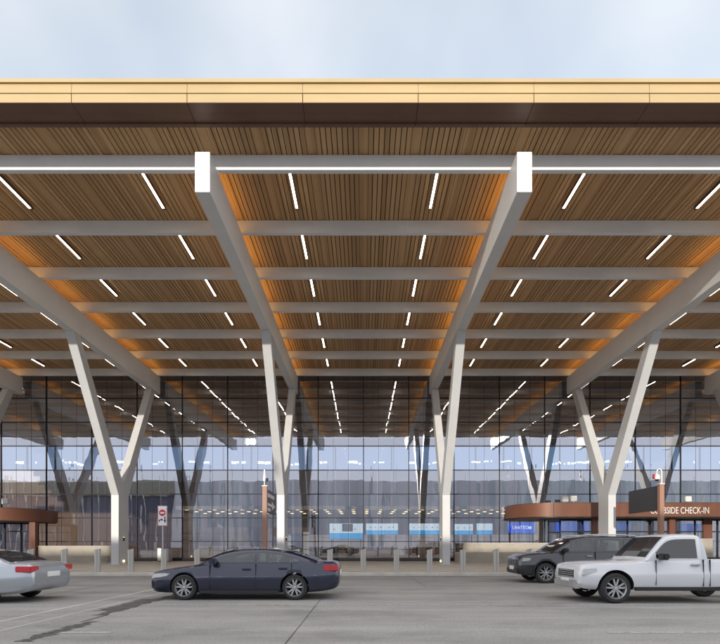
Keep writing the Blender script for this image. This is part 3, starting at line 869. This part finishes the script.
def vehicle(name, lab, cat, X, Yc, sp):
    t = thing(name, lab, cat, (X, Yc, 0))
    L, W, H = sp['L'], sp['W'], sp['H']; hw = W / 2; belt = sp['belt']; r = sp['r']
    rings = []
    for (x, zb, zt, ws) in smooth_keys(sp['lower'], 70):
        w = hw * ws; mid = zb + (zt - zb) * .42
        half = [(0, zb), (w * .86, zb), (w * .955, zb + .07), (w * .985, mid - .12), (w, mid + .03), (w * .995, mid + .10), (w * .975, mid + .15), (w * .955, zt - .09), (w * .93, zt - .035), (w * .86, zt), (w * .5, zt + .018), (0, zt + .025)]
        rings.append(ring(x, half))
    body = loft(rings, 'body', [sp['paint'], M['liner']], t)
    for xw in sp['wheels']:
        cmb = MB().lathe([(.0005, -hw - .3), (r * sp.get('arch', 1.17), -hw - .3), (r * sp.get('arch', 1.17), hw + .3), (.0005, hw + .3)], (xw, 0, r * 1.03), 'y', 48)
        c = cmb.build('cutter', M['liner']); bm = bmesh.new(); bm.from_mesh(c.data); bmesh.ops.remove_doubles(bm, verts=bm.verts, dist=.001); bm.to_mesh(c.data); bm.free()
        c.location = t.location; bpy.context.view_layer.update(); cut(body, c)
    if sp.get('bed'):
        a, b, z = sp['bed']
        c = MB().box(a, b, -hw + .13, hw - .13, z, 3).build('cutter', M['liner']); c.location = t.location; bpy.context.view_layer.update(); cut(body, c)
    me = body.data
    for p in me.polygons:
        cc = p.center
        for xw in sp['wheels']:
            if math.hypot(cc.x - xw, cc.z - r * 1.03) < r * sp.get('arch', 1.17) * 1.005 and abs(cc.y) < hw * .97: p.material_index = 1
        if sp.get('bed') and sp['bed'][0] - .01 < cc.x < sp['bed'][1] + .01 and abs(cc.y) < hw - .12 and cc.z < belt - .02 and cc.z > sp['bed'][2] - .01: p.material_index = 1
    me.polygons.foreach_set('use_smooth', [True] * len(me.polygons)); me.set_sharp_from_angle(angle=R(35))
    # cabin
    rk = smooth_keys(sp['roof'], 46)
    zr_max = max(k[1] for k in sp['roof'])
    wb, wr = hw * .93, hw * sp.get('tumble', .74)
    def yat(z): return wb + (wr - wb) * max(0, (z - belt)) / (zr_max - belt)
    rings = []
    for x, zr in rk:
        z1 = max(zr - .06, belt - .05)
        half = [(0, belt - .10), (wb, belt - .10), (yat(belt), belt - .02), (yat(z1) , z1), (yat(zr) - .035, zr - .012), (yat(zr) - .16, zr + .012), (0, zr + .03)]
        rings.append(ring(x, half))
    cab = loft(rings, 'cabin', sp.get('cabpaint', sp['paint']), t)
    def roofz(x): return lerp_keys(rk, x)[0]
    def cut_poly(xa, xb, zlo, drop, ya, yb_):
        n = 14; top = []
        for i in range(n + 1):
            x = xa + (xb - xa) * i / n; z = roofz(x) - drop
            if z > zlo + .006: top.append((x, z))
        if len(top) < 3: return
        poly = [(top[0][0], zlo)] + top + [(top[-1][0], zlo)]
        c = MB().prism(poly, ya, yb_, 'y').build('cutter', M['liner'])
        c.location = t.location; bpy.context.view_layer.update(); cut(cab, c)
    cav0, cav1 = sp['cavity']
    cut_poly(cav0, cav1, belt + .015, .075, -(wr - .05), wr - .05)
    for (xa, xb, slant) in sp['windows']:
        cut_poly(xa, xb, belt + .04, .115, -hw - .2, hw + .2)
    cab.data.polygons.foreach_set('use_smooth', [True] * len(cab.data.polygons)); cab.data.set_sharp_from_angle(angle=R(35))
    for (xs_, sy) in sp['seats']:
        st = MB()
        for q in ((-1, 1) if sy else (0,)):
            y = q * hw * .40
            w_ = .22 if q else .55
            st.prism([(xs_ - .10, belt + .016), (xs_ + .04, belt + .016), (xs_ + .14, belt + .20), (xs_ + .04, belt + .21)], y - w_, y + w_, 'y')
        st.build('seat', M['seat'], t, bevel=.03)
        hr = MB()
        for q in (-1, 1):
            y = q * hw * .40; hr.box(xs_ + .08, xs_ + .17, y - .11, y + .11, belt + .215, min(belt + .36, roofz(xs_) - .12))
        hr.build('headrest', M['seat'], t, bevel=.025)
    for (xa, xb, slant) in sp['windows']:
        for s in (-1, 1):
            mb = MB(); n = 16
            for i in range(n):
                q = []
                for xx in (xa + (xb - xa) * i / n, xa + (xb - xa) * (i + 1) / n):
                    zt = max(belt + .045, roofz(xx) - .115); q.append((xx, belt + .04, zt))
                (x_0, b0_, t0), (x_1, b1_, t1) = q
                sh0 = slant * (1 if i == 0 else 0)
                P = [(x_0, s * (yat(b0_) + .008), b0_), (x_1, s * (yat(b1_) + .008), b1_), (x_1 + (slant if i == n - 1 else 0) * (t1 - b1_), s * (yat(t1) + .008), t1), (x_0, s * (yat(t0) + .008), t0)]
                if t0 - b0_ < .01 and t1 - b1_ < .01: continue
                mb.face(P)
            if mb.f: mb.build('side_window', M['sideglass'], t, fix=False)
    for nm, (xa, xb) in (('windscreen', sp['screen']), ('rear_window', sp['rear'])):
        mb = MB(); n = 8
        for i in range(n):
            xs_ = [xa + (xb - xa) * i / n, xa + (xb - xa) * (i + 1) / n]
            row = []
            for xx in xs_:
                zr = roofz(xx); w = yat(zr) - .10
                row.append([(xx, -w, zr + .022), (xx, -w * .5, zr + .032), (xx, w * .5, zr + .032), (xx, w, zr + .022)])
            for j in range(3): mb.face([row[0][j], row[0][j + 1], row[1][j + 1], row[1][j]])
        mb.build(nm, M['carglass'], t, fix=False, smooth=True)
    # side details: sills, door gaps, handles
    for s in (-1, 1):
        yb = s * hw
        sl_ = MB().box(sp['wheels'][0] + r * 1.22, sp['wheels'][1] - r * 1.22, min(yb * .93, yb * 1.003), max(yb * .93, yb * 1.003), sp['sill'][0], sp['sill'][1])
        sl_.build('sill', M['black'], t, bevel=.015)
        for (x, zlo, zhi) in sp['gaps']:
            MB().box(x - .0035, x + .0035, min(yb * .94, yb * 1.0015), max(yb * .94, yb * 1.0015), zlo, zhi).build('door_gap', M['black'], t)
        for (x, z) in sp['handles']:
            MB().box(x - .11, x + .11, min(yb * .95, yb * 1.012), max(yb * .95, yb * 1.012), z - .018, z + .018).build('door_handle', sp.get('trim', M['alloy']), t, bevel=.008)
        xm, zm = sp['mirror']
        m_ = MB().box(xm - .07, xm + .09, min(s * (hw * .93), s * (hw + .20)), max(s * (hw * .93), s * (hw + .20)), zm, zm + .15)
        m_.build('mirror', sp.get('mirrormat', sp['paint']), t, bevel=.03)
        hx0, hx1, hz0, hz1 = sp['head']
        ins = sp.get('headin', .90)
        MB().prism([(hx0, hz0), (hx1, hz0 + (hz1 - hz0) * .45), (hx1, hz1), (hx0 + .05, hz1 - .02)], min(s * hw * .62, s * hw * ins), max(s * hw * .62, s * hw * ins), 'y').build('headlight', M['headlamp'], t, bevel=.012)
        tx0, tx1, tz0, tz1 = sp['tail']
        MB().box(tx0, tx1, min(s * hw * .60, s * hw * sp.get('tailin', .93)), max(s * hw * .60, s * hw * sp.get('tailin', .93)), tz0, tz1).build('tail_light', M['taillamp'], t, bevel=.015)
        if sp.get('lip'):
            for xw in sp['wheels']:
                mb = MB(); n = 22; r0, r1 = r * sp.get('arch', 1.17) - .004, r * sp.get('arch', 1.17) + .05
                for i in range(n):
                    a0, a1 = R(-12) + (math.pi + R(24)) * i / n, R(-12) + (math.pi + R(24)) * (i + 1) / n
                    mb.prism([(xw + r0 * math.cos(a0), r * 1.03 + r0 * math.sin(a0)), (xw + r1 * math.cos(a0), r * 1.03 + r1 * math.sin(a0)), (xw + r1 * math.cos(a1), r * 1.03 + r1 * math.sin(a1)), (xw + r0 * math.cos(a1), r * 1.03 + r0 * math.sin(a1))], s * hw * .93, s * hw * 1.008, 'y')
                mb.build('arch_trim', M['black'], t)
        if sp.get('rails'):
            ra, rb = sp['rails']; y = s * (wr - .07)
            pts = [(ra, y, roofz(ra) + .01), (ra + .12, y, roofz(ra + .12) + .06)] + [(ra + .12 + (rb - ra - .24) * i / 6, y, roofz(ra + .12 + (rb - ra - .24) * i / 6) + .065) for i in range(7)] + [(rb, y, roofz(rb) + .01)]
            MB().tube(pts, .018, 8).build('roof_rail', M['alloy'], t, smooth=True)
        for xw in sp['wheels']:
            wheel(t, xw, s * (hw - .135), r, s)
    # front grille, bumpers, plate
    gx, gz0, gz1, gw_ = sp['grille']
    g = MB().box(gx, gx + .1, -gw_, gw_, gz0, gz1, 0)
    for k in range(4):
        z = gz0 + (gz1 - gz0) * (k + .5) / 4; g.box(gx - .012, gx, -gw_ + .03, gw_ - .03, z - .012, z + .012, 1)
    g.build('grille', [M['black'], M['alloy']], t, bevel=0)
    MB().box(gx - .03, gx + .02, -.26, .26, gz0 - .17, gz0 - .03).build('number_plate', M['signface'], t, bevel=.006)
    b0x, bz0, bz1 = sp['bump']
    if sp.get('box_bumpers', True): MB().box(b0x, b0x + .2, -hw * .72, hw * .72, bz0, bz1).build('front_bumper', sp.get('bumpmat', M['black']), t, bevel=.04)
    if sp.get('box_bumpers', True): MB().box(L - .2, L + .01, -hw * .75, hw * .75, bz0 + .05, bz1 + .1).build('rear_bumper', sp.get('bumpmat', M['black']), t, bevel=.04)
    px_, pz_ = sp.get('plate', (L + .012, .62))
    MB().box(px_ - .03, px_, -.26, .26, pz_, pz_ + .13).build('number_plate', M['signface'], t, bevel=.006)
    return t

SUV = dict(L=5.0, W=1.98, H=1.78, belt=1.16, r=.385, paint=M['suv'], tumble=.78, arch=1.16,
    lower=[(0, .48, .80, .70), (.06, .36, .95, .82), (.22, .30, 1.04, .92), (.60, .28, 1.10, .985), (1.3, .28, 1.15, 1), (1.6, .28, 1.16, 1), (4.5, .30, 1.17, 1), (4.82, .36, 1.16, .97), (4.96, .45, 1.08, .90), (5.0, .52, .95, .85)],
    roof=[(1.18, 1.16), (1.65, 1.46), (2.05, 1.665), (2.5, 1.735), (3.2, 1.755), (4.1, 1.735), (4.62, 1.68), (4.80, 1.55), (4.95, 1.20)],
    windows=[(1.52, 2.76, 0), (2.86, 3.80, 0), (3.92, 4.66, 0)], cavity=(1.5, 4.68), seats=[(2.35, 1), (3.35, 0)], screen=(1.24, 2.0), rear=(4.70, 4.93), wheels=(.98, 3.85),
    sill=(.27, .40), gaps=[(1.62, .42, 1.14), (2.81, .42, 1.16), (3.80, .62, 1.16)], handles=[(2.58, 1.02), (3.55, 1.03)], mirror=(1.66, 1.16),
    mirrormat=M['black'], head=(.10, .62, .80, .96), headin=.93, tail=(4.66, 4.97, .98, 1.16), tailin=.955, lip=True, rails=(2.2, 4.5), grille=(.0, .66, .88, .55), bump=(-.02, .34, .58))
SED = dict(L=4.95, W=1.86, H=1.40, belt=.93, r=.33, paint=M['navy'], tumble=.74, arch=1.13,
    lower=[(0, .36, .58, .68), (.07, .24, .68, .82), (.35, .19, .77, .93), (1.2, .18, .89, 1), (1.6, .18, .93, 1), (3.9, .19, .96, 1), (4.45, .22, .98, .98), (4.78, .28, .97, .93), (4.90, .34, .90, .86), (4.94, .42, .76, .80), (4.95, .48, .68, .74)],
    roof=[(1.30, .93), (1.8, 1.17), (2.2, 1.28), (2.7, 1.325), (3.2, 1.31), (3.8, 1.19), (4.45, .96)],
    windows=[(1.72, 2.76, 0), (2.84, 3.90, 0)], cavity=(1.72, 3.92), seats=[(2.45, 1), (3.40, 0)], screen=(1.36, 2.15), rear=(3.55, 4.36), wheels=(.95, 3.80),
    sill=(.17, .26), gaps=[(1.62, .3, .92), (2.80, .3, .94), (3.72, .66, .95)], handles=[(2.56, .80), (3.5, .82)], mirror=(1.72, .93),
    head=(.10, .60, .56, .70), headin=.92, tail=(4.55, 4.93, .76, .90), tailin=.955, grille=(.0, .42, .60, .45), bump=(-.01, .22, .40), bumpmat=M['navy'], trim=M['navy'], box_bumpers=False)
SIL = dict(SED); SIL.update(paint=M['silver'], bumpmat=M['silver'], trim=M['alloy'])
PIC = dict(L=5.35, W=1.88, H=1.72, belt=1.06, r=.37, paint=M['pwhite'], tumble=.80, arch=1.18,
    lower=[(0, .48, .76, .78), (.06, .38, .90, .88), (.3, .34, .965, .95), (.7, .33, .995, 1), (1.3, .33, 1.02, 1), (1.75, .33, 1.06, 1), (3.1, .33, 1.08, 1), (5.25, .40, 1.08, 1), (5.35, .46, 1.03, .97)],
    roof=[(1.60, 1.06), (1.85, 1.34), (2.12, 1.60), (2.38, 1.675), (2.8, 1.68), (2.99, 1.64), (3.07, 1.38), (3.11, 1.08)],
    windows=[(1.86, 2.86, 0)], cavity=(1.86, 2.92), seats=[(2.62, 0)], screen=(1.64, 2.12), rear=(3.03, 3.09), wheels=(.86, 4.10), bed=(3.18, 5.22, .62),
    sill=(.31, .40), gaps=[(1.82, .45, 1.05), (2.97, .42, 1.07), (3.13, .42, 1.07)], handles=[(2.78, .94)], mirror=(1.95, 1.06), mirrormat=M['black'],
    head=(.05, .42, .68, .86), headin=.94, tail=(5.15, 5.36, .70, .96), tailin=.97, grille=(.0, .60, .80, .5), bump=(-.06, .34, .55), bumpmat=M['alloy'])
dS = 18.75
vehicle('parked_car', 'dark grey sport utility vehicle standing by the kerb with silver wheels', 'car', px_x(511, dS) + .33, dS + .99, SUV)
dN = 13.0
vehicle('passing_car', 'dark navy saloon with red tail lights driving left in the middle', 'car', px_x(155, dN) - .22, dN + .93, SED)
dL = 12.2
vehicle('passing_car', 'silver saloon at the left edge, only its rear in view', 'car', px_x(55, dL) - 5.55, dL + .93, SIL)
dP = 12.25
vehicle('pickup_truck', 'white pickup truck driving left at the right edge', 'truck', px_x(573, dP) + .2, dP + .94, PIC)

# ------------------------------------------------------------------ parking garage behind the camera, mirrored by the glass
GY = -40.0
GT = 16.6
ga = thing('parking_garage', 'long parking garage across the road, mirrored in the glass wall', 'garage', (0, GY, 0))
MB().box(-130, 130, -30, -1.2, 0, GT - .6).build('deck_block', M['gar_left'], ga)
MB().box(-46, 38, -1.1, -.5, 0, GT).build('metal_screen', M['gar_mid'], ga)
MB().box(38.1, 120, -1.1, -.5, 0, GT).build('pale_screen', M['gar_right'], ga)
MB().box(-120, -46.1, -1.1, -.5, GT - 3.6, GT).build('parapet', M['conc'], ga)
fn = MB()
for k in range(22): fn.box(-118 + k * 3.6, -117.78 + k * 3.6, -.5, -.2, 0, GT + 1.0)
for k in range(24): 
    x = 42 + k * 3.3; fn.box(x, x + .18, -.5, -.25, 0, GT)
fn.build('white_fin', M['white'], ga)
sh = MB()
for k in range(26):
    x = -44 + k * 3.25; sh.box(x, x + .5, -.5, -.3, 0, GT - .5)
sh.build('screen_rib', M['gar_right'], ga)
dk = MB(); x = -84
while x < 100:
    w = random.choice((.5, .8, 1.4, 2.2)); zz = random.uniform(20.5, 21.1); dk.box(x, x + w, -1.0, -.9, zz, zz + random.uniform(.25, .6)); x += w + random.choice((.3, .6, 1.2, 3, 6))
dk.build('glow_block', M['glowblock'], ga)  # added glowing blocks, mirrored in the glass as broken white marks
rp = MB()
for k in range(40): rp.box(-110 + k * 5.6, -109.9 + k * 5.6, -.95, -.88, GT - .6, 20.6)
rp.build('glow_block_post', M['galv'], ga)  # posts made up to carry the glowing blocks

# ------------------------------------------------------------------ camera, sun, sky
cam = bpy.data.cameras.new('camera'); co = bpy.data.objects.new('camera', cam); COL.objects.link(co)
co.location = (0, 0, CAM_Z); co.rotation_euler = (R(90), 0, 0)
cam.sensor_fit = 'HORIZONTAL'; cam.sensor_width = 36; cam.lens = 36 * FPX / 720
cam.shift_x = -(CX - 360) / 720; cam.shift_y = (CY - 322) / 720
cam.clip_start = .1; cam.clip_end = 3000
sc.camera = co
AZ = 12.64; SLOPE = .200
EL = math.degrees(math.atan(SLOPE * math.cos(R(AZ))))
sun = bpy.data.lights.new('sun', 'SUN'); sun.energy = 2.0; sun.angle = R(.5); sun.color = (1, .91, .78)
so = bpy.data.objects.new('sun', sun); COL.objects.link(so)
sdir = Vector((-math.sin(R(AZ)) * math.cos(R(EL)), -math.cos(R(AZ)) * math.cos(R(EL)), math.sin(R(EL))))
so.rotation_euler = sdir.to_track_quat('Z', 'Y').to_euler(); so.location = (-20, -20, 60)
w = bpy.data.worlds.new('World'); sc.world = w; w.use_nodes = True
nt = w.node_tree; L = nt.links; bg = nt.nodes['Background']
sk = node(nt, 'ShaderNodeTexSky'); sk.sky_type = 'NISHITA'; sk.sun_disc = False
sk.sun_elevation = R(EL); sk.sun_rotation = R(180 + AZ)
sk.air_density = 1.0; sk.dust_density = .6; sk.ozone_density = 1.0
tc = node(nt, 'ShaderNodeTexCoord')
mp = node(nt, 'ShaderNodeMapping'); mp.inputs['Scale'].default_value = (2.2, 2.2, 1.3); mp.inputs['Rotation'].default_value = (0, R(25), R(20))
L.new(tc.outputs['Generated'], mp.inputs[0])
n1 = node(nt, 'ShaderNodeTexNoise', Scale=1.25, Detail=3.5, Roughness=.5); L.new(mp.outputs[0], n1.inputs['Vector'])
# thin high cloud, thicker towards the sun; overhead brightened for added fill light
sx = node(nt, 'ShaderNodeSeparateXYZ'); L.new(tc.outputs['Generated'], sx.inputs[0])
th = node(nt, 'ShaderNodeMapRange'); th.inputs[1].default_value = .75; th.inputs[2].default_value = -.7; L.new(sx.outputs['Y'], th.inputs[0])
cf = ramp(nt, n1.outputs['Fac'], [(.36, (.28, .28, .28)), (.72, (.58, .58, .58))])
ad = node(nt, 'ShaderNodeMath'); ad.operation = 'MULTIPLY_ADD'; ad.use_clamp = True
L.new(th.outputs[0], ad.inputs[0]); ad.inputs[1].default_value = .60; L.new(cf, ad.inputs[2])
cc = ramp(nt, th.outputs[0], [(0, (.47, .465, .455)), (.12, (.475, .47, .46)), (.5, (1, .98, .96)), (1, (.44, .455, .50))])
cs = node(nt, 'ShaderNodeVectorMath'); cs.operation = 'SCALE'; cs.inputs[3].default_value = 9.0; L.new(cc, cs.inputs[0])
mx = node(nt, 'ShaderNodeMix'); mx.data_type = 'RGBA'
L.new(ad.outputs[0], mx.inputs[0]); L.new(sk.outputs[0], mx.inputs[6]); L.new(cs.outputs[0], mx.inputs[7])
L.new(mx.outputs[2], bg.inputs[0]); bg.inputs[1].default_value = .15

vs = sc.view_settings
vs.view_transform = 'Standard'; vs.look = 'None'; vs.gamma = 1; vs.use_curve_mapping = False; vs.exposure = 1.0
sc.render.engine = 'CYCLES'
cy = sc.cycles
cy.use_denoising = True
cy.caustics_reflective = False; cy.caustics_refractive = False
cy.sample_clamp_indirect = 4.0
cy.max_bounces = 10; cy.diffuse_bounces = 4; cy.glossy_bounces = 4; cy.transparent_max_bounces = 12
